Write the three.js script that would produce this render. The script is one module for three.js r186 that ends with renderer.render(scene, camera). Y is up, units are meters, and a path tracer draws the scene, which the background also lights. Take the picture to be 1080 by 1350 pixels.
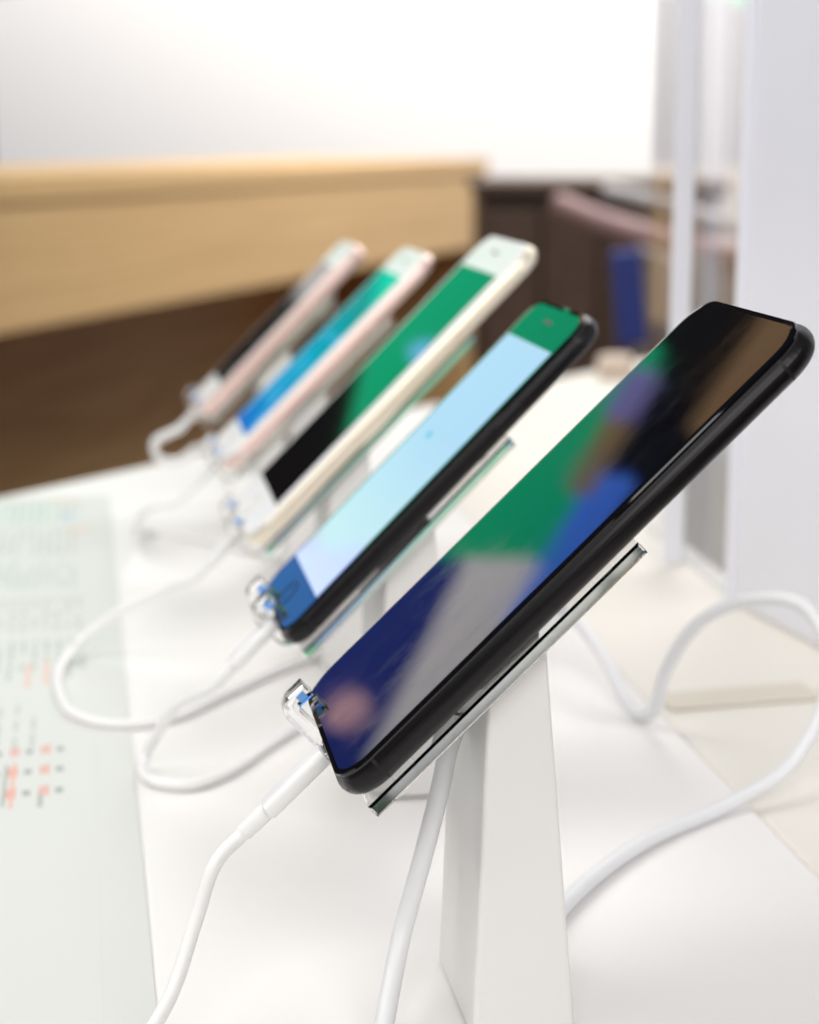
import * as THREE from 'three';
import { RoundedBoxGeometry } from 'three/addons/geometries/RoundedBoxGeometry.js';
import { mergeGeometries, mergeVertices, toCreasedNormals } from 'three/addons/utils/BufferGeometryUtils.js';
import { RectAreaLightUniformsLib } from 'three/addons/lights/RectAreaLightUniformsLib.js';

// ---------------------------------------------------------------- camera, light, exposure
RectAreaLightUniformsLib.init();
const scene = new THREE.Scene();
scene.background = new THREE.Color().setRGB(0.016, 0.013, 0.013);
const camera = new THREE.PerspectiveCamera(31.6, 819 / 1024, 0.05, 40);
camera.position.set(0, 0.21, 0);
camera.rotation.set(-11.756 * Math.PI / 180, 0, 0);
camera.focus = 0.425;
camera.userData.fStop = 10.5;
const renderer = new THREE.WebGLRenderer({ antialias: true });
renderer.setSize(819, 1024);
renderer.toneMapping = THREE.LinearToneMapping;
renderer.toneMappingExposure = 1.0;
renderer.shadowMap.enabled = true;

const C = (r, g, b) => new THREE.Color().setRGB(r, g, b);
const V = (x, y, z) => new THREE.Vector3(x, y, z);

// ---------------------------------------------------------------- helpers
const used = {};
function numbered(n) { const k = used[n] = (used[n] ?? -1) + 1; return k ? n + '_' + String(k).padStart(3, '0') : n; }
function part(name, geo, mat, parent) {
  const m = new THREE.Mesh(geo, mat); m.name = name; m.castShadow = m.receiveShadow = true; parent.add(m); return m;
}
function tag(o, label, category, group, kind) {
  if (label) o.userData.label = label; if (category) o.userData.category = category;
  if (group) o.userData.group = group; if (kind) o.userData.kind = kind; return o;
}
function thing(name, label, category, group) { const g = new THREE.Group(); g.name = numbered(name); scene.add(g); return tag(g, label, category, group); }
function single(name, geo, mat, label, category, group, kind) { const m = part(numbered(name), geo, mat, scene); return tag(m, label, category, group, kind); }
let seed = 7; const rnd = () => { seed = (seed * 1664525 + 1013904223) >>> 0; return seed / 4294967296; };
const std = (o) => new THREE.MeshStandardMaterial(o), phy = (o) => new THREE.MeshPhysicalMaterial(o);

// value noise used by the computed textures
function noise2(seedN) {
  const p = new Float32Array(65536); let s = seedN; for (let i = 0; i < 65536; i++) { s = (s * 1664525 + 1013904223) >>> 0; p[i] = s / 4294967296; }
  const at = (x, y) => p[((x & 255) + (y & 255) * 256)];
  return (x, y) => { const xi = Math.floor(x), yi = Math.floor(y), fx = x - xi, fy = y - yi, u = fx * fx * (3 - 2 * fx), v = fy * fy * (3 - 2 * fy);
    return (at(xi, yi) * (1 - u) + at(xi + 1, yi) * u) * (1 - v) + (at(xi, yi + 1) * (1 - u) + at(xi + 1, yi + 1) * u) * v; };
}
function tex(w, h, fn, srgb = true) {
  const d = new Uint8Array(w * h * 4);
  for (let y = 0; y < h; y++) for (let x = 0; x < w; x++) { const c = fn(x, y), i = (y * w + x) * 4; d[i] = c[0]; d[i + 1] = c[1]; d[i + 2] = c[2]; d[i + 3] = 255; }
  const t = new THREE.DataTexture(d, w, h); t.magFilter = t.minFilter = THREE.LinearFilter; t.wrapS = t.wrapT = THREE.RepeatWrapping;
  if (srgb) t.colorSpace = THREE.SRGBColorSpace; t.needsUpdate = true; return t;
}
const N1 = noise2(11), N2 = noise2(29), N3 = noise2(71);
const woodTex = (lo, hi) => tex(512, 256, (x, y) => {
  const warp = N2(x / 90, y / 40) * 5, g = 0.55 * N1(x / 60, y / 3.2 + warp) + 0.3 * N3(x / 14, y / 1.4) + 0.15 * Math.sin((y / 9 + warp) * 2.2);
  const t = Math.min(1, Math.max(0, g + 0.12)); return lo.map((a, i) => a + (hi[i] - a) * t);
});
const smudge = tex(512, 512, (x, y) => { const v = 0.5 * N1(x / 40, y / 40) + 0.3 * N2(x / 9, y / 9) + 0.2 * N3(x / 2, y / 2); const k = 255 * v; return [k, k, k]; }, false);

// ---------------------------------------------------------------- materials
const M = {
  table: std({ color: C(0.87, 0.855, 0.845), roughness: 0.45 }),
  ledge: std({ color: C(0.83, 0.80, 0.735), roughness: 0.5 }),
  acrylic: phy({ color: C(1, 1, 1), roughness: 0.03, transmission: 1, thickness: 0.005, ior: 1.49 }),
  acrylicEdge: phy({ color: C(0.985, 0.99, 0.985), roughness: 0.3, transmission: 1, thickness: 0.005, ior: 1.49 }),
  pane: phy({ color: C(0.95, 0.95, 0.97), roughness: 0.02, transmission: 1, thickness: 0, ior: 1.49 }),
  whitePlastic: phy({ color: C(0.88, 0.87, 0.855), roughness: 0.38 }),
  cable: phy({ color: C(0.88, 0.88, 0.88), roughness: 0.45 }),
  cableGrey: phy({ color: C(0.82, 0.83, 0.85), roughness: 0.4 }),
  plug: phy({ color: C(0.88, 0.88, 0.88), roughness: 0.3 }),
  steel: std({ color: C(0.6, 0.6, 0.62), roughness: 0.25, metalness: 1 }),
  reflectionBlue: std({ color: C(0.16, 0.38, 0.80), roughness: 0.5 }),  // colour of the blue reflection painted onto the hooks
  lightWood: std({ map: woodTex([192, 156, 108], [224, 190, 138]), roughness: 0.55 }),
  brownBoard: std({ map: woodTex([72, 54, 44], [92, 70, 57]), roughness: 0.6 }),
  panelWhite: std({ color: C(0.84, 0.85, 0.92), roughness: 0.5 }),
  wall: std({ color: C(0.85, 0.85, 0.85), roughness: 0.8 }),
};
const glow = (r, g, b) => std({ color: C(0.05, 0.05, 0.05), roughness: 0.6, emissive: C(r, g, b), emissiveIntensity: 1 });

// ---------------------------------------------------------------- ceiling lamps (soft shop light from above) and added unseen fill panels
function lamp(x, y, z, w, d, L, tilt = 0, yaw = 0) {
  const g = thing('ceiling_light', null, 'lamp', 'flat light panels above the table');
  g.position.set(x, y, z); g.rotation.set(0, yaw, 0); g.rotateX(tilt);
  part('housing', new RoundedBoxGeometry(w + 0.04, 0.03, d + 0.04, 2, 0.006).translate(0, 0.025, 0), std({ color: C(0.6, 0.6, 0.6), roughness: 0.5 }), g);
  part('diffuser', new THREE.BoxGeometry(w, 0.008, d).translate(0, 0.006, 0), glow(0.8, 0.8, 0.78), g);
  const l = new THREE.RectAreaLight(C(1, 0.975, 0.95), L, w, d); l.rotation.x = -Math.PI / 2; l.position.y = -0.004; g.add(l);
  return g;
}
tag(lamp(-0.98, 1.58, -0.5, 2.0, 1.7, 2.3, -0.58, Math.PI / 2), 'large square light panel above the phone table');
tag(lamp(1.1, 1.8, -3.2, 1.8, 2.4, 6.2), 'added light panel brightening the wooden counter and brown cabinet');  // unseen lamp added to light the background
tag(lamp(0.5, 1.6, 1.5, 2.2, 1.4, 3.7, 0.6), 'added fill light panel tilted towards the front edge of the table');  // unseen fill added behind the camera to brighten camera-facing sides
tag(lamp(0.3, 2.6, -5.0, 4.4, 0.6, 20.0, 0.5), 'added long light strip brightening the white partition');  // unseen lamp added to turn the partition bright white

// ---------------------------------------------------------------- table
const rowYaw = 9.6 * Math.PI / 180;
const sy = Math.sin(rowYaw), cy = Math.cos(rowYaw);
const W = V(sy, 0, cy), B = V(cy, 0, -sy);            // along the row (towards the front), across the row
function slabXZ(points, y0, y1, bevel = 0.002) {      // points as [x, z]; extruded upwards
  const s = new THREE.Shape(points.map(([x, z]) => new THREE.Vector2(x, -z)));
  const g = new THREE.ExtrudeGeometry(s, { depth: y1 - y0 - 2 * bevel, bevelEnabled: bevel > 0, bevelThickness: bevel, bevelSize: bevel, bevelOffset: -bevel, bevelSegments: 3 });
  return g.rotateX(-Math.PI / 2).translate(0, y0 + bevel, 0);
}
const at = (a, b) => [W.x * a + B.x * b, W.z * a + B.z * b];      // a along the row, b across it
{
  // far edge runs from (-0.243,-1.053) to (0.209,-1.714); the right edge follows the row
  const inner = [0.0637, -0.8181];
  const far = (t) => [-0.2432 + 0.5648 * t, -1.0533 - 0.8252 * t];
  const rightAt = (z) => [inner[0] + (z - inner[1]) * sy / cy, z];
  const t = thing('display_table', 'white display table carrying the row of phones', 'table');
  part('tabletop', slabXZ([far(-1.6), far(0.47), [0.0226, -1.4404 - 0.0], rightAt(-1.2), rightAt(0.35), [-1.15, 0.35]].map((p, i) => i === 2 ? far(0.472) : p), -0.035, 0, 0.002), M.table, t);
  // cream ledge that edges the tabletop on the phones' back side
  const r0 = rightAt(-1.2), r1 = rightAt(0.35), o = 0.0006;
  part('edging', slabXZ([[r0[0] + o, r0[1]], far(0.474), far(0.86), [0.2135 - 0.0, -1.45], [0.128 + (-0.9782 + 0.9782) + 0.012, -0.9782], [0.128 + 0.012 + (0.35 + 0.9782) * 0.15, 0.35], [r1[0] + o, 0.35]], -0.036, -0.0015, 0.002), M.ledge, t);
}

// ---------------------------------------------------------------- printed sheet on the table
{
  const cv = document.createElement('canvas'); cv.width = 1024; cv.height = 2048; const c = cv.getContext('2d');
  c.fillStyle = '#d9dad8'; c.fillRect(0, 0, 1024, 2048);
  // blocks of small unreadable print, set out in metres: u from the right edge, v from the far edge
  const L = 0.98, Wd = 0.20;
  const bar = (u, v, w, h, col) => { c.fillStyle = col; c.fillRect(1024 - (u + w) / Wd * 1024, v / L * 2048, w / Wd * 1024, h / L * 2048); };
  for (let b = 0; b < 3; b++) for (let k = 0; k < 5; k++) {
    const u0 = 0.016 + b * 0.058 + rnd() * 0.006, v0 = 0.018 + k * 0.074, tint = ['#b4bdb6', '#adbfba', '#bbbab0', '#b0bab2'][(b + k * 2) % 4];
    if (rnd() > 0.55) bar(u0, v0, 0.044, 0.058, ['#d6ddd9', '#d9dcd5'][k % 2]);
    for (let i = 0; i < 9; i++) for (let m = 0; m < 5; m++) if (rnd() > 0.15) bar(u0 + i * 0.0048, v0 + m * 0.0118, 0.0017, 0.006 + rnd() * 0.005, tint);
  }
  bar(0.021, 0.045, 0.007, 0.018, '#c3c8da'); bar(0.012, 0.085, 0.012, 0.010, '#e2c9c0'); bar(0.020, 0.012, 0.013, 0.008, '#e6c8bd');
  for (const [u, v] of [[0.030, 0.345], [0.037, 0.348], [0.052, 0.352], [0.058, 0.352]]) bar(u, v, 0.0022, 0.034, '#e3c4ba');
  for (let i = 0; i < 10; i++) for (let m = 0; m < 3; m++) if (rnd() > 0.15) bar(0.034 + i * 0.0062, 0.400 + m * 0.019 + (i % 3) * 0.003, 0.0014, 0.012 + rnd() * 0.005, '#bcc3bd');
  for (let r = 0; r < 4; r++) for (let k = 0; k < 3; k++) {
    const u = 0.0235 + r * 0.0105, v = 0.451 + k * 0.0205 + r * 0.0012;
    bar(u + 0.0048, v, 0.0013, 0.0095, '#e0a699'); bar(u + 0.0066, v + 0.001, 0.0013, 0.0085, '#e0a699'); bar(u + 0.0002, v + 0.003, 0.0024, 0.0045, '#9da29f');
  }
  for (let r = 0; r < 2; r++) { bar(0.0395 + r * 0.011, 0.468, 0.0012, 0.044, '#e5b3a7'); bar(0.0420 + r * 0.011, 0.470, 0.0012, 0.040, '#adb2ae'); }
  bar(0.0300, 0.500, 0.0016, 0.012, '#adb2ae');
  bar(0.0125, 0.43, 0.0006, 0.5, '#d5d8d4');
  const t = new THREE.CanvasTexture(cv); t.colorSpace = THREE.SRGBColorSpace;
  const g = new THREE.BoxGeometry(Wd, 0.0004, L, 1, 1, 1);
  const edge = std({ color: C(0.78, 0.79, 0.77), roughness: 0.6 }), top = std({ map: t, roughness: 0.45 });
  const m = part(numbered('printed_sheet'), g, [edge, edge, top, edge, edge, edge], scene);
  tag(m, 'pale greenish printed sheet with red and grey marks lying flat on table', 'sheet');
  // its right edge passes (-0.1814,-1.06) and (-0.0847,-0.536)
  m.rotation.y = 0.178; const e = V(-0.0895, 0, -0.562), w2 = V(Math.sin(0.178), 0, Math.cos(0.178)), b2 = V(Math.cos(0.178), 0, -Math.sin(0.178));
  m.position.copy(e).addScaledVector(b2, -Wd / 2).addScaledVector(w2, L / 2 - 0.5); m.position.y = 0.0005;
}

// ---------------------------------------------------------------- phones
function ringOutline(w, h, r, n = 10) {
  const pts = []; r = Math.max(r, 0.0002);
  for (const [sx, sY, a0] of [[1, 1, 0], [-1, 1, 90], [-1, -1, 180], [1, -1, 270]])
    for (let i = 0; i <= n; i++) { const a = (a0 + 90 * i / n) * Math.PI / 180; pts.push([sx * (w / 2 - r) + r * Math.cos(a), sY * (h / 2 - r) + r * Math.sin(a)]); }
  return pts;
}
function slab(w, h, r, profile, crease = 0.6, n = 10) {       // profile: [inset, z] from back to front
  const pos = [], idx = [], m = 4 * (n + 1);
  for (const [inset, z] of profile) for (const [x, y] of ringOutline(w - 2 * inset, h - 2 * inset, r - inset, n)) pos.push(x, y, z);
  for (let k = 0; k < profile.length - 1; k++) for (let i = 0; i < m; i++) { const j = (i + 1) % m, a = k * m + i, b = k * m + j; idx.push(a, b, b + m, a, b + m, a + m); }
  const g = new THREE.BufferGeometry(); g.setAttribute('position', new THREE.Float32BufferAttribute(pos, 3)); g.setIndex(idx);
  const uv = []; for (let i = 0; i < pos.length; i += 3) uv.push(pos[i] / w + 0.5, pos[i + 1] / h + 0.5); g.setAttribute('uv', new THREE.Float32BufferAttribute(uv, 2));
  const side = toCreasedNormals(g, crease), caps = [];
  for (const [k, sgn] of [[0, -1], [profile.length - 1, 1]]) {                                // flat faces keep flat normals
    const [inset, z] = profile[k], q = ringOutline(w - 2 * inset, h - 2 * inset, r - inset, n), sh = new THREE.Shape(q.map(([x, y]) => new THREE.Vector2(x, y)));
    let c = new THREE.ShapeGeometry(sh).toNonIndexed(); const pa = c.attributes.position, na = c.attributes.normal, ua = c.attributes.uv;
    for (let i = 0; i < pa.count; i++) { pa.setZ(i, z); na.setXYZ(i, 0, 0, sgn); ua.setXY(i, pa.getX(i) / w + 0.5, pa.getY(i) / h + 0.5); }
    if (sgn < 0) for (let i = 0; i < pa.count; i += 3) { const a = [pa.getX(i), pa.getY(i)], b = [pa.getX(i + 1), pa.getY(i + 1)]; pa.setXY(i, ...b); pa.setXY(i + 1, ...a); }
    caps.push(c);
  }
  return mergeGeometries([side, ...caps]);
}
function roundProfile(z0, z1, r, n = 7, flat = 0) {           // fully rounded side between z0 and z1
  const p = [], c = (z0 + z1) / 2, hh = (z1 - z0) / 2;
  for (let i = 0; i <= 2 * n; i++) { const a = -Math.PI / 2 + Math.PI * i / (2 * n); p.push([r * (1 - Math.pow(Math.max(0, Math.cos(a)), flat ? 0.6 : 1)), c + hh * Math.sin(a)]); }
  return p;
}
const frameQuat = (tilt, yaw = rowYaw) => {
  const w = V(Math.sin(yaw), 0, Math.cos(yaw)), b = V(w.z, 0, -w.x), l = b.multiplyScalar(Math.cos(tilt)).add(V(0, Math.sin(tilt), 0)), n = new THREE.Vector3().crossVectors(w, l);
  return { w, l, n, q: new THREE.Quaternion().setFromRotationMatrix(new THREE.Matrix4().makeBasis(w, l, n)) };
};
const rad = (d) => d * Math.PI / 180;

// glossy cover glass, black behind it
const glassBlack = phy({ color: C(0.004, 0.004, 0.006), roughness: 0.08, ior: 1.5, roughnessMap: smudge });
const glassWhite = phy({ color: C(0.92, 0.92, 0.92), roughness: 0.3, ior: 1.5, specularIntensity: 0.4 });

// one phone: glass plane centre, size, tilt; parts are children
function phone(o) {
  const F = frameQuat(rad(o.tilt), rad(o.yaw)), g = thing('smartphone', o.label, 'smartphone', null);
  g.position.copy(o.at).addScaledVector(F.l, -o.H / 2).addScaledVector(F.n, -o.T); g.quaternion.copy(F.q);
  const H2 = o.H / 2, T = o.T;                                     // local: origin at the bottom edge of the back
  const lift = (geo) => geo.translate(0, H2, 0);
  part('body', lift(slab(o.W, o.H, o.R, roundProfile(0, T - 0.0003, o.er, 8, o.flat), 0.5)), o.bodyMat, g);
  const gi = o.glassInset;
  const glass = part('front_glass', lift(slab(o.W - 2 * gi, o.H - 2 * gi, o.R - gi, [[0.0001, T - 0.0011], [0, T - 0.0006], [0.00025, T - 0.00022], [0.0008, T - 0.00005], [0.0016, T]], 0.5)), o.glassMat, g);
  if (o.display) {
    const [dw, dh, mat] = o.display;
    part('display', new THREE.BoxGeometry(dw, dh, 0.00012).translate(0, H2, T + 0.00002), mat, glass);
  }
  if (o.home) {
    const y = (o.H - o.display[1]) / 4, hb = new THREE.TorusGeometry(0.0052, 0.00022, 8, 40).translate(0, y, T + 0.00002);
    part('home_button', hb, o.homeMat, g);
    part('earpiece', new RoundedBoxGeometry(0.0095, 0.0013, 0.0003, 2, 0.00014).translate(0, o.H - y * 0.96, T), std({ color: C(0.12, 0.12, 0.12), roughness: 0.6 }), g);
  }
  // antenna breaks on the side
  for (const yy of [0.011, o.H - 0.011]) {
    const sp = roundProfile(0, T - 0.0003, o.er, 8, o.flat).map(([i, z]) => new THREE.Vector2(o.W / 2 - i + 0.00002, z)).filter((p) => p.x > o.W / 2 - o.er * 0.9), xi = o.W / 2 - o.er * 0.95;
    const shp = new THREE.Shape([new THREE.Vector2(xi, sp[0].y), ...sp, new THREE.Vector2(xi, sp[sp.length - 1].y)]);
    part('antenna_band', new THREE.ExtrudeGeometry(shp, { depth: 0.0008, bevelEnabled: false }).rotateX(Math.PI / 2).translate(0, yy, 0), o.bandMat, g);
  }
  for (const [yy, len] of o.buttons ?? []) part('side_button', new RoundedBoxGeometry(0.0012, len, 0.0024, 3, 0.0005).translate(o.W / 2 + 0.00005, yy, T * 0.5), o.bodyMat, g);
  // charging port and speaker holes on the bottom edge
  part('charging_port', new RoundedBoxGeometry(0.0085, 0.0012, 0.0026, 3, 0.0005).translate(0, 0.00045, T / 2), std({ color: C(0.02, 0.02, 0.02), roughness: 0.7 }), g);
  return { g, F };
}
const alu = (r, g, b, rough = 0.36) => phy({ color: C(r, g, b), metalness: 0.85, roughness: rough });
const lit = (w, h, fn, k = 1) => phy({ color: C(0.004, 0.004, 0.005), roughness: 0.04, ior: 1.5, emissive: C(1, 1, 1), emissiveIntensity: k, emissiveMap: tex(w, h, fn) });
const offDisplay = phy({ color: C(0.003, 0.003, 0.004), roughness: 0.035, ior: 1.5 });
const mixc = (a, b, t) => a.map((x, i) => x + (b[i] - x) * Math.max(0, Math.min(1, t)));

const blackAlu = phy({ color: C(0.007, 0.006, 0.007), metalness: 0.2, roughness: 0.32, specularIntensity: 0.65 });
const blackBand = phy({ color: C(0.007, 0.006, 0.007), roughness: 0.5, specularIntensity: 0.65 });
const P = [];
P.push(phone({ label: 'large matte black smartphone with dark glossy full-front glass, biggest in the row', at: V(0.0297, 0.1201, -0.4190), W: 0.0718, H: 0.1462, T: 0.0078, R: 0.0108, er: 0.0037, tilt: 43.8, yaw: 9.6,
  glassInset: 0.0012, bodyMat: blackAlu, glassMat: glassBlack, bandMat: blackBand }));
const displayBlue = lit(64, 128, (x, y) => {                                                  // a plain light blue start picture
  const t = y / 127; let c = mixc([216, 222, 238], [184, 190, 240], t * 1.6); const dx = (x - 20) / 2.2, dy = (y - 74) / 1.0;
  if (Math.abs(dx) < 1 && Math.abs(dy) < 1.6) c = [96, 158, 216]; return c; }, 0.95);
P.push(phone({ label: 'black smartphone with a bright light blue screen showing', at: V(0.0024, 0.1077, -0.5755), W: 0.0671, H: 0.1383, T: 0.0072, R: 0.0098, er: 0.0034, tilt: 45.3, yaw: 9.8,
  glassInset: 0.0011, bodyMat: blackAlu, glassMat: glassBlack, bandMat: blackBand, display: [0.0585, 0.104, displayBlue], home: 1,
  homeMat: alu(0.02, 0.02, 0.02), buttons: [[0.098, 0.010]] }));
P.push(phone({ label: 'white fronted gold smartphone, larger, its dark screen mirroring green', at: V(-0.0146, 0.1141, -0.7222), W: 0.0779, H: 0.1582, T: 0.0074, R: 0.0105, er: 0.0035, tilt: 45.2, yaw: 9.6,
  glassInset: 0.0011, bodyMat: alu(0.92, 0.84, 0.69, 0.42), glassMat: glassWhite, bandMat: std({ color: C(0.75, 0.72, 0.66), roughness: 0.5 }), display: [0.0685, 0.1218, offDisplay], home: 1,
  homeMat: alu(0.8, 0.68, 0.5), buttons: [[0.118, 0.010]] }));
const displayTeal = lit(64, 128, (x, y) => {
  const n = N1(x / 15, y / 13), t = y / 127; let c = mixc([28, 124, 216], [0, 176, 206], t * 2.4);
  if (t > 0.45) c = mixc(c, [0, 160, 150], (t - 0.45) * 3);
  c = mixc(c, [90, 190, 236], Math.max(0, n - 0.45) * 2.2 * (t < 0.62 ? 1 : 0.2)); return c; }, 0.9);
P.push(phone({ label: 'white fronted rose gold smartphone with a bright teal and blue screen', at: V(-0.0450, 0.1085, -0.8706), W: 0.0671, H: 0.1383, T: 0.0072, R: 0.0098, er: 0.0034, tilt: 44.6, yaw: 9.7,
  glassInset: 0.0011, bodyMat: alu(0.91, 0.70, 0.64, 0.42), glassMat: glassWhite, bandMat: std({ color: C(0.78, 0.7, 0.68), roughness: 0.5 }), display: [0.0585, 0.104, displayTeal], home: 1,
  homeMat: alu(0.86, 0.62, 0.56), buttons: [[0.098, 0.010]] }));
P.push(phone({ label: 'small rose gold smartphone with white front and black screen, at the row end', at: V(-0.0765, 0.1080, -1.0150), W: 0.0590, H: 0.1250, T: 0.0078, R: 0.0085, er: 0.0012, flat: 1, tilt: 45, yaw: 9.6,
  glassInset: 0.0014, bodyMat: alu(0.91, 0.69, 0.63, 0.42), glassMat: glassWhite, bandMat: std({ color: C(0.78, 0.68, 0.65), roughness: 0.5 }), display: [0.0500, 0.0890, offDisplay], home: 1,
  homeMat: alu(0.86, 0.62, 0.56) }));

// ---------------------------------------------------------------- acrylic stands
const tubeGeo = (pts, r, seg = 80, rs = 12) => {
  const curve = new THREE.CatmullRomCurve3(pts, false, 'centripetal'); return new THREE.TubeGeometry(curve, seg, r, rs, false);
};
// a folded strip of sheet: path in the (y along the phone, z out of the glass) plane, thickness t, extruded along x
function strip(path, t, x0, x1, bevel = 0.0006) {
  const left = [], right = [];
  for (let i = 0; i < path.length; i++) {
    const p = path[i], a = path[Math.max(0, i - 1)], b = path[Math.min(path.length - 1, i + 1)];
    let d1 = [p[0] - a[0], p[1] - a[1]], d2 = [b[0] - p[0], b[1] - p[1]]; const nrm = (d) => { const k = Math.hypot(...d) || 1; return [d[0] / k, d[1] / k]; };
    if (i === 0) d1 = d2; if (i === path.length - 1) d2 = d1; d1 = nrm(d1); d2 = nrm(d2);
    const m = nrm([-(d1[1] + d2[1]), d1[0] + d2[0]]), k = 1 / Math.max(0.35, m[0] * -d1[1] + m[1] * d1[0]);
    left.push([p[0] + m[0] * t / 2 * k, p[1] + m[1] * t / 2 * k]); right.push([p[0] - m[0] * t / 2 * k, p[1] - m[1] * t / 2 * k]);
  }
  const s = new THREE.Shape([...left, ...right.reverse()].map(([y, z]) => new THREE.Vector2(y, z)));
  const g = new THREE.ExtrudeGeometry(s, { depth: x1 - x0 - 2 * bevel, bevelEnabled: true, bevelThickness: bevel, bevelSize: bevel, bevelOffset: -bevel, bevelSegments: 2, curveSegments: 4 });
  // shape axes (y, z, extrusion) to local (x = extrusion, y, z)
  const e = new THREE.Matrix4().set(0, 0, 1, x0 + bevel, 1, 0, 0, 0, 0, 1, 0, 0, 0, 0, 0, 1); return g.applyMatrix4(e);
}
function stand(i, label, o) {
  const { g: pg, F } = P[i], T = o.T, g = thing('phone_stand', label, 'phone stand', null);
  g.position.copy(pg.position); g.quaternion.copy(pg.quaternion);
  const gap = o.gap ?? 0.0024, t = o.t ?? 0.0032, zc = -gap - t / 2, bot = -0.0008, w = o.w / 2;
  // back plate below the phone, its foot folded outwards
  part('back_plate', strip([[0.0012, zc], [o.len, zc]], t, -w, w), [M.acrylicEdge, M.acrylic], g);
  for (const yy of [0.012, o.len - 0.010]) for (const xx of [-w + 0.008, w - 0.008]) part('bumper', new THREE.CylinderGeometry(0.003, 0.003, gap, 20).rotateX(Math.PI / 2).translate(xx, yy, -gap / 2), M.acrylicEdge, g);
  for (const [x, wd] of o.hooks) {
    const top = T + 0.0029, yc = bot - 0.0024;
    // one smooth bent tongue: out under the phone, up past its edge, back over the glass
    const path = [], bend = (cyy, czz, r, a0, a1) => { for (let k = 0; k <= 6; k++) { const q = (a0 + (a1 - a0) * k / 6) * Math.PI / 180; path.push([cyy + r * Math.cos(q), czz + r * Math.sin(q)]); } };
    path.push([0.0011, zc]); bend(yc + 0.0026, zc + 0.0026, 0.0026, 270, 180); bend(yc + 0.0026, top - 0.0026, 0.0026, 180, 90); path.push([yc + 0.0072, top]);
    const h = part('hook', toCreasedNormals(strip(path, 0.0040, x - wd / 2, x + wd / 2, 0.0007), 0.6), M.acrylic, g);
    {
      part('blue_reflection_patch', new RoundedBoxGeometry(0.0004, 0.0024, 0.0022, 2, 0.00018).translate(x + wd / 2 + 0.0002, yc + 0.0050, top), M.reflectionBlue, h);  // blue reflection in the hook, put in as a coloured patch
    }
  }
  // opaque white post between plate and table, cut to the slope of the plate
  const up = V(0, 1, 0), inv = F.q.clone().invert();
  const s0 = o.post[0], s1 = o.post[1];                         // span along the plate
  const toB = (y, z) => { const p = V(0, y, z).applyQuaternion(F.q).add(g.position); return [p.dot(B.clone().set(F.w.z, 0, -F.w.x)), p.y, p.dot(F.w)]; };
  const a = toB(s0, zc - t / 2 - 0.0003), b = toB(s1, zc - t / 2 - 0.0003), mid = a[2];
  const sh = new THREE.Shape([[a[0] - 0.003, 0.0008], [b[0] + 0.009, 0.0008], [b[0] + 0.0005, b[1]], [a[0], a[1]]].map(([x, y]) => new THREE.Vector2(x, y)));
  const bev = 0.0012, pw = o.postW, pgm = new THREE.ExtrudeGeometry(sh, { depth: pw - 2 * bev, bevelEnabled: true, bevelThickness: bev, bevelSize: bev, bevelOffset: -bev, bevelSegments: 3 });
  pgm.translate(0, 0, mid - pw / 2 + bev + o.postShift);
  const bas = new THREE.Matrix4().makeBasis(V(F.w.z, 0, -F.w.x), up, F.w);
  g.updateMatrix(); pgm.applyMatrix4(bas).applyMatrix4(g.matrix.clone().invert());
  part('post', pgm, M.whitePlastic, g);
  return g;
}
const standBase = { w: 0.056, len: 0.105, post: [0.036, 0.058], postW: 0.044, postShift: 0 };
stand(0, 'clear acrylic stand on white post holding the large matte black smartphone', { ...standBase, T: 0.0078, w: 0.058, len: 0.086, t: 0.0034, gap: 0.0030, post: [0.0375, 0.0555], hooks: [[-0.0265, 0.0068, 1]] });
stand(1, 'clear acrylic stand on white post holding the smartphone with light blue screen', { ...standBase, T: 0.0072, len: 0.094, hooks: [[-0.024, 0.0072, 1], [-0.002, 0.0072, 1]] });
stand(2, 'clear acrylic stand on white post holding the gold smartphone', { ...standBase, T: 0.0074, w: 0.058, len: 0.118, hooks: [[-0.022, 0.008, 1], [0.012, 0.008, 1]] });
stand(3, 'clear acrylic stand on white post holding the smartphone with teal screen', { ...standBase, T: 0.0072, hooks: [[-0.022, 0.008, 1], [0.012, 0.008, 1]] });
stand(4, 'clear acrylic stand on white post holding the small rose gold smartphone', { ...standBase, T: 0.0078, w: 0.05, len: 0.095, hooks: [[-0.019, 0.008, 1], [0.012, 0.008, 1]] });

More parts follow.
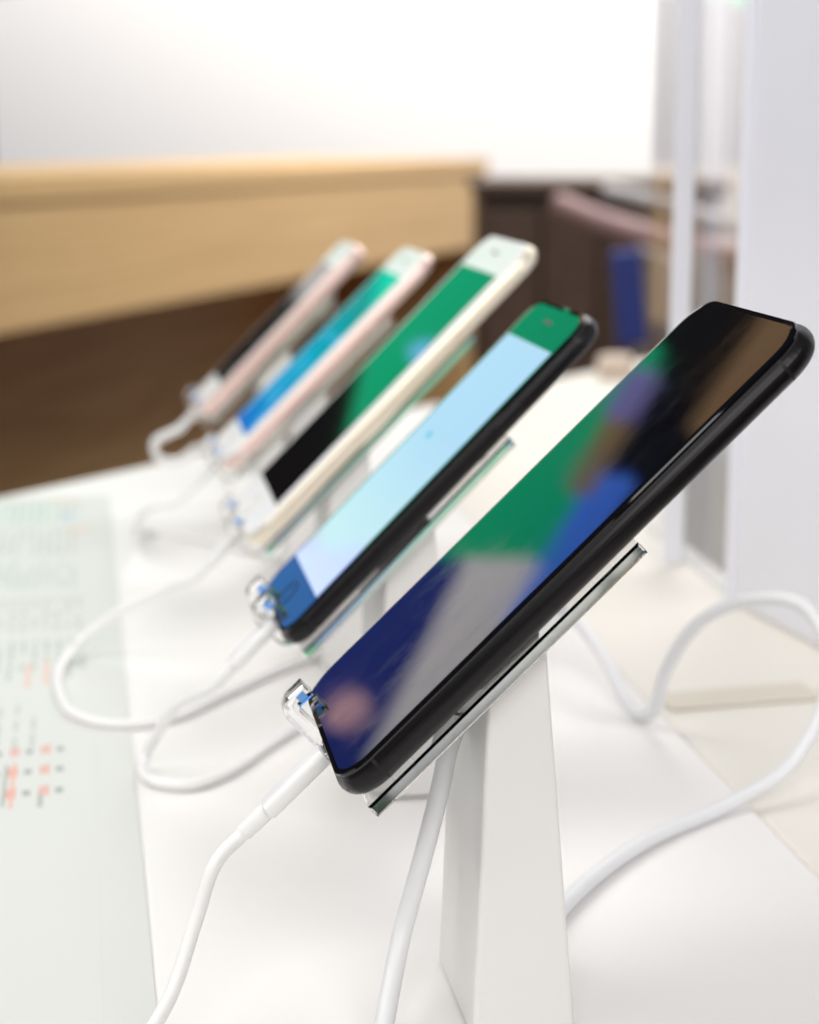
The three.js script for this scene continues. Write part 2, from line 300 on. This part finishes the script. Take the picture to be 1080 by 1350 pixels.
// ---------------------------------------------------------------- charging cables
function chargeCable(i, label, worldPts, r = 0.0015, x = 0) {
  const { g: pg, F } = P[i], g = thing('charging_cable', label, 'cable', 'white charging cables');
  const loc = (X, Y, Z) => V(X, Y, Z).applyQuaternion(F.q).add(pg.position), T = 0.0074;
  g.position.copy(loc(x, -0.0122, T / 2));
  const rel = (p) => p.clone().sub(g.position);
  const out = F.l.clone().multiplyScalar(-1);
  const put = (geo) => geo.applyQuaternion(F.q), pl0 = i === 4 ? -0.004 : 0.0085;
  // plug body, then a slim strain relief, both in line with the port
  const pl = part('plug', put(slab(0.0077, 0.0046, 0.0022, [[0.0008, -pl0], [0.0001, -pl0 + 0.0007], [0, -pl0 + 0.0025], [0, 0.0105], [0.0002, 0.0112], [0.0008, 0.0116]], 0.5).rotateX(-Math.PI / 2)), M.plug, g);
  part('connector', put(new RoundedBoxGeometry(0.0066, 0.010, 0.0015, 2, 0.0006).translate(0, 0.0135, 0)), M.steel, pl);
  part('strain_relief', put(new THREE.CylinderGeometry(0.0024, 0.0021, 0.008, 20).translate(0, -pl0 - 0.0035, 0)), M.cable, g);
  const start = out.clone().multiplyScalar(pl0 + 0.0055);
  part('cord', tubeGeo([start, out.clone().multiplyScalar(pl0 + 0.009), ...worldPts.map(rel)], r, 160, 12), M.cable, g);
  return g;
}
const CB = {
  0: [[-0.0460, 0.0413, -0.402], [-0.0500, 0.030, -0.397], [-0.0560, 0.014, -0.385], [-0.068, 0.0035, -0.365], [-0.088, 0.0022, -0.33], [-0.10, 0.0022, -0.28], [-0.09, 0.0022, -0.20]],
  1: [[-0.0765, 0.0262, -0.571], [-0.0845, 0.0135, -0.577], [-0.0892, 0.0050, -0.5802], [-0.0888, 0.0024, -0.5722], [-0.0834, 0.0022, -0.5633], [-0.0719, 0.0022, -0.5605], [-0.0607, 0.0022, -0.5728], [-0.0478, 0.0022, -0.6037], [-0.0300, 0.0022, -0.640], [0.0, 0.0022, -0.67]],
  2: [[-0.0990, 0.0290, -0.718], [-0.1185, 0.0190, -0.720], [-0.1340, 0.0078, -0.715], [-0.1391, 0.0024, -0.6943], [-0.1321, 0.0022, -0.6564], [-0.1222, 0.0022, -0.6334], [-0.1066, 0.0022, -0.6229], [-0.0883, 0.0022, -0.629], [-0.0694, 0.0022, -0.6612], [-0.045, 0.0022, -0.7019], [-0.01, 0.0022, -0.74]],
  3: [[-0.1290, 0.0300, -0.872], [-0.1370, 0.0168, -0.895], [-0.1430, 0.0050, -0.930], [-0.1348, 0.0022, -0.945], [-0.1188, 0.0022, -0.935], [-0.0900, 0.0022, -0.91], [-0.055, 0.0022, -0.872]],
  4: [[-0.1440, 0.0400, -1.010], [-0.1425, 0.0290, -1.018], [-0.1330, 0.0262, -1.030], [-0.1230, 0.0315, -1.040], [-0.116, 0.0290, -1.045], [-0.108, 0.0140, -1.042], [-0.10, 0.0035, -1.03], [-0.088, 0.0022, -1.018]],
};
const cw = ['dangling from the large matte black smartphone', 'looping from the smartphone with light blue screen', 'looping over the printed sheet from the gold smartphone', 'looping under the smartphone with teal screen', 'curling up beside the small rose gold smartphone'];
for (let i = 0; i < 5; i++) chargeCable(i, 'white charging cable ' + cw[i], CB[i].map((p) => V(...p)), i === 4 ? 0.0024 : 0.0018);

// security cables behind the stands
{
  const mk = (label, pts, r, mat) => single('security_cable', tubeGeo(pts.map((p) => V(...p)), r, 260, 14), mat, label, 'cable', 'grey security cables');
  mk('pale grey security cable rising in a round loop over the cream edging', [[-0.022, 0.020, -0.72], [0.01, 0.028, -0.715], [0.038, 0.030, -0.71], [0.0591, 0.0255, -0.7], [0.0679, 0.0217, -0.68], [0.0748, 0.0145, -0.66], [0.0800, 0.0058, -0.642], [0.0842, 0.0030, -0.631], [0.0882, 0.0065, -0.625], [0.0919, 0.0244, -0.62], [0.1019, 0.0444, -0.61], [0.1168, 0.0546, -0.6], [0.1315, 0.0554, -0.59], [0.1388, 0.0442, -0.58], [0.1349, 0.028, -0.565], [0.122, 0.0114, -0.553], [0.1005, 0.0035, -0.54], [0.07, 0.0028, -0.51], [0.045, 0.0028, -0.47], [0.028, 0.0028, -0.425]], 0.0024, M.cableGrey);
  mk('short pale security cable hanging under the large black smartphone plate', [[0.012, 0.0730, -0.4150], [0.0095, 0.066, -0.4145], [0.0075, 0.056, -0.414], [0.0035, 0.040, -0.412], [-0.002, 0.020, -0.408], [-0.006, 0.006, -0.39], [-0.01, 0.003, -0.35]], 0.0024, M.cableGrey);
}

// ---------------------------------------------------------------- divider panels on the ledge
{
  const box = (p0, p1, y0, y1, th) => { const a = V(p0[0], 0, p0[1]), b = V(p1[0], 0, p1[1]), d = b.clone().sub(a), g = new RoundedBoxGeometry(d.length(), y1 - y0, th, 2, Math.min(0.0008, th / 3)); g.rotateY(-Math.atan2(d.z, d.x)); return g.translate((a.x + b.x) / 2, (y0 + y1) / 2, (a.z + b.z) / 2); };
  const d = thing('divider', 'tall clear acrylic divider with pale bright edges standing behind the large black smartphone', 'divider');
  part('clear_panel', box([0.1290, -0.975], [0.1480, -0.8135], 0.0, 0.46, 0.003), M.pane, d);
  part('edge_strip', box([0.1272, -0.8850], [0.1374, -0.8836], 0.0, 0.46, 0.004), M.panelWhite, d);
  part('edge_strip', box([0.1455, -0.8105], [0.1500, -0.8098], 0.0, 0.46, 0.0035), M.panelWhite, d);
  single('white_partition_board', box([0.1512, -0.8080], [0.2750, -0.40], 0.0, 0.46, 0.004), M.panelWhite, 'tall plain white board standing at the right edge of the table', 'board');
  single('shade_band_strip', new RoundedBoxGeometry(0.062, 0.0012, 0.020, 2, 0.0004).rotateY(0.25).translate(0.126, -0.0006, -0.665), std({ color: C(0.70, 0.65, 0.56), roughness: 0.6 }), 'flat beige strip standing in for a band of shade across the cream edging below the grey cable loop', 'strip');  // added strip; its beige stands in for a reflected, shaded band
  single('cream_block', new RoundedBoxGeometry(0.034, 0.022, 0.022, 4, 0.008).translate(0.183, 0.0095, -1.60), std({ color: C(0.72, 0.6, 0.5), roughness: 0.6 }), 'small rounded peach coloured block at the far table edge', 'block');
}

// ---------------------------------------------------------------- background: counter, cabinet, plinth, partition, floor
single('floor', new THREE.BoxGeometry(9, 0.02, 9).translate(0, -0.91, -3.4), std({ map: (() => { const t = woodTex([70, 50, 36], [96, 70, 50]); t.repeat.set(8, 12); return t; })(), roughness: 0.5 }), 'dark brown floor', 'floor', null, 'structure');
{
  const t = thing('wooden_counter', 'light wooden counter with a thick front board over a dark open recess', 'counter');
  const dir = V(0.34, 0, -0.94).normalize(), nrm = V(0.94, 0, 0.34).normalize(), o = V(-0.639, 0, -2.88);
  const P0 = o.clone().addScaledVector(dir, -0.22), Ln = 2.52 + 0.22;
  const bx = (s0, s1, y0, y1, d0, d1) => { const g = new RoundedBoxGeometry(s1 - s0, y1 - y0, d1 - d0, 2, 0.004); g.rotateY(Math.atan2(0.94, 0.34)); const c = P0.clone().addScaledVector(dir, (s0 + s1) / 2).addScaledVector(nrm, -(d0 + d1) / 2); return g.translate(c.x, (y0 + y1) / 2, c.z); };
  part('front_board', bx(0, Ln, -0.0996, 0.102, 0, 0.035), M.lightWood, t);
  part('worktop', bx(-0.01, Ln + 0.01, 0.104, 0.147, -0.006, 0.62), M.lightWood, t);
  part('recess_panel', bx(0, Ln - 0.02, -0.9, 0.102, 0.48, 0.51), M.lightWood, t);
  
  part('end_panel', bx(Ln - 0.018, Ln, -0.9, 0.102, 0.037, 0.478), M.lightWood, t);
}
{
  const t = thing('brown_cabinet', 'dark brown wooden cabinet beside the light wooden counter', 'cabinet');
  part('carcass', new THREE.BoxGeometry(0.42, 1.008, 0.38).translate(0.335, -0.396, -3.42), M.brownBoard, t);
  for (let k = 0; k < 4; k++) part('door', new RoundedBoxGeometry(0.100, 0.965, 0.016, 2, 0.004).translate(0.178 + k * 0.1045, -0.402, -3.211), M.brownBoard, t);
  part('top_board', new RoundedBoxGeometry(0.44, 0.022, 0.42, 2, 0.004).translate(0.335, 0.120, -3.41), M.brownBoard, t);
}
{
  const grey = std({ color: C(0.42, 0.39, 0.375), roughness: 0.6 });
  single('grey_plinth', new RoundedBoxGeometry(0.30, 0.95, 0.22, 3, 0.008).translate(0.49, -0.425, -2.62), grey, 'pale grey plinth seen through the clear divider', 'plinth');
  single('blue_board', new RoundedBoxGeometry(0.040, 0.125, 0.02, 2, 0.004).rotateZ(0.10).translate(0.290, 0.0, -2.40), std({ color: C(0.035, 0.06, 0.30), roughness: 0.5 }), 'upright dark blue board in front of the brown cabinet', 'board');
  single('pink_rail', tubeGeo([V(0.22, 0.112, -2.7), V(0.28, 0.088, -2.62), V(0.36, 0.066, -2.56), V(0.46, 0.045, -2.5)], 0.017, 40, 14), std({ color: C(0.42, 0.27, 0.27), roughness: 0.4 }), 'thick dusky pink rail sloping down behind the clear divider', 'rail');
  single('silver_rail', tubeGeo([V(0.31, 0.125, -2.9), V(0.40, 0.105, -2.82), V(0.52, 0.065, -2.76)], 0.013, 40, 14), std({ color: C(0.55, 0.53, 0.54), roughness: 0.35 }), 'thin silver grey rail sloping above the pink one', 'rail');
}
single('white_partition', new THREE.BoxGeometry(3.9, 1.75, 0.06).translate(0.60, -0.03, -6.0), M.wall, 'low white partition far behind the wooden counter', 'partition');

// ---------------------------------------------------------------- what the glossy screens mirror: a hanging fascia of lit signs and added glowing panels, left of and above the view
{
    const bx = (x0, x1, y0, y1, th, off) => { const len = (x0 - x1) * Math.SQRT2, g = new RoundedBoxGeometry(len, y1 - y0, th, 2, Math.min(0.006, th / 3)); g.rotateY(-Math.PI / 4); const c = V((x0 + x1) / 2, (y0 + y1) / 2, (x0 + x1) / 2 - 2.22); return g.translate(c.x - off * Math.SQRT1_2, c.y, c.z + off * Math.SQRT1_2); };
  single('fascia_board', bx(-0.30, -2.9, 0.43, 1.42, 0.03, -0.06), std({ color: C(0.012, 0.011, 0.013), roughness: 0.8 }), 'dark hanging fascia board behind the lit signs', 'board');
  const sgn = thing('green_sign', 'backlit green sign with a small light blue disc', 'sign');
  const green = glow(0.0, 0.95, 0.43);
  part('face', bx(-0.60, -1.225, 0.43, 0.945, 0.03, 0), green, sgn); part('wing', bx(-0.36, -0.599, 0.43, 0.84, 0.03, 0), green, sgn);
  const disc = new THREE.CylinderGeometry(0.030, 0.030, 0.006, 40).rotateX(Math.PI / 2); disc.rotateY(-Math.PI / 4);
  part('disc', disc.translate(-0.613 - 0.0135, 0.525, -2.833 + 0.0135), glow(0.5, 1.4, 2.6), sgn);
  single('white_light_box', bx(-1.25, -2.35, 0.79, 0.945, 0.03, 0), glow(1.55, 1.47, 1.5), 'long backlit white sign box beside the green sign', 'sign');
  single('glowing_navy_panel', bx(-1.25, -2.5, 0.545, 0.782, 0.03, 0), glow(0.035, 0.07, 0.46), 'added glowing navy panel below the white sign box', 'sign');  // unseen glowing panel added so the glass mirrors navy
  single('blue_sign', bx(-1.25, -2.5, 0.24, 0.538, 0.03, 0), glow(0.13, 0.5, 1.35), 'backlit mid blue sign at the bottom of the fascia', 'sign');
  single('blue_strip_light', bx(-0.97, -1.55, 0.952, 1.045, 0.03, 0), glow(0.13, 0.43, 1.9), 'bright blue strip light above the green sign', 'lamp');
  single('purple_strip_light', bx(-0.625, -0.735, 0.890, 0.948, 0.02, 0.03), glow(0.5, 0.42, 1.1), 'small purple strip light above the green sign', 'lamp');
  single('glowing_pink_oval', new THREE.SphereGeometry(1, 32, 20).scale(0.15, 0.055, 0.02).rotateY(-Math.PI / 4).translate(-1.94, 0.655, -4.11), glow(1.4, 0.82, 0.95), 'oval pink glowing shape added in front of the navy panel', 'lamp');  // unseen glowing oval added to give the glass a pink reflection
  single('glowing_wood_panel', bx(-0.33, -0.82, 1.085, 1.36, 0.03, 0), glow(0.62, 0.37, 0.18), 'dim glowing amber panel added in place of lit wood at the top corner of the fascia', 'sign');  // added glow takes the place of lit wood mirrored in the glass
  single('glowing_wood_strip', bx(-0.75, -0.955, 0.900, 0.948, 0.02, 0.03), glow(0.6, 0.37, 0.19), 'small glowing amber strip added in place of lit wood between the purple and blue lights', 'lamp');  // added glowing strip, standing in for a lit brown wood strip
}

renderer.render(scene, camera);
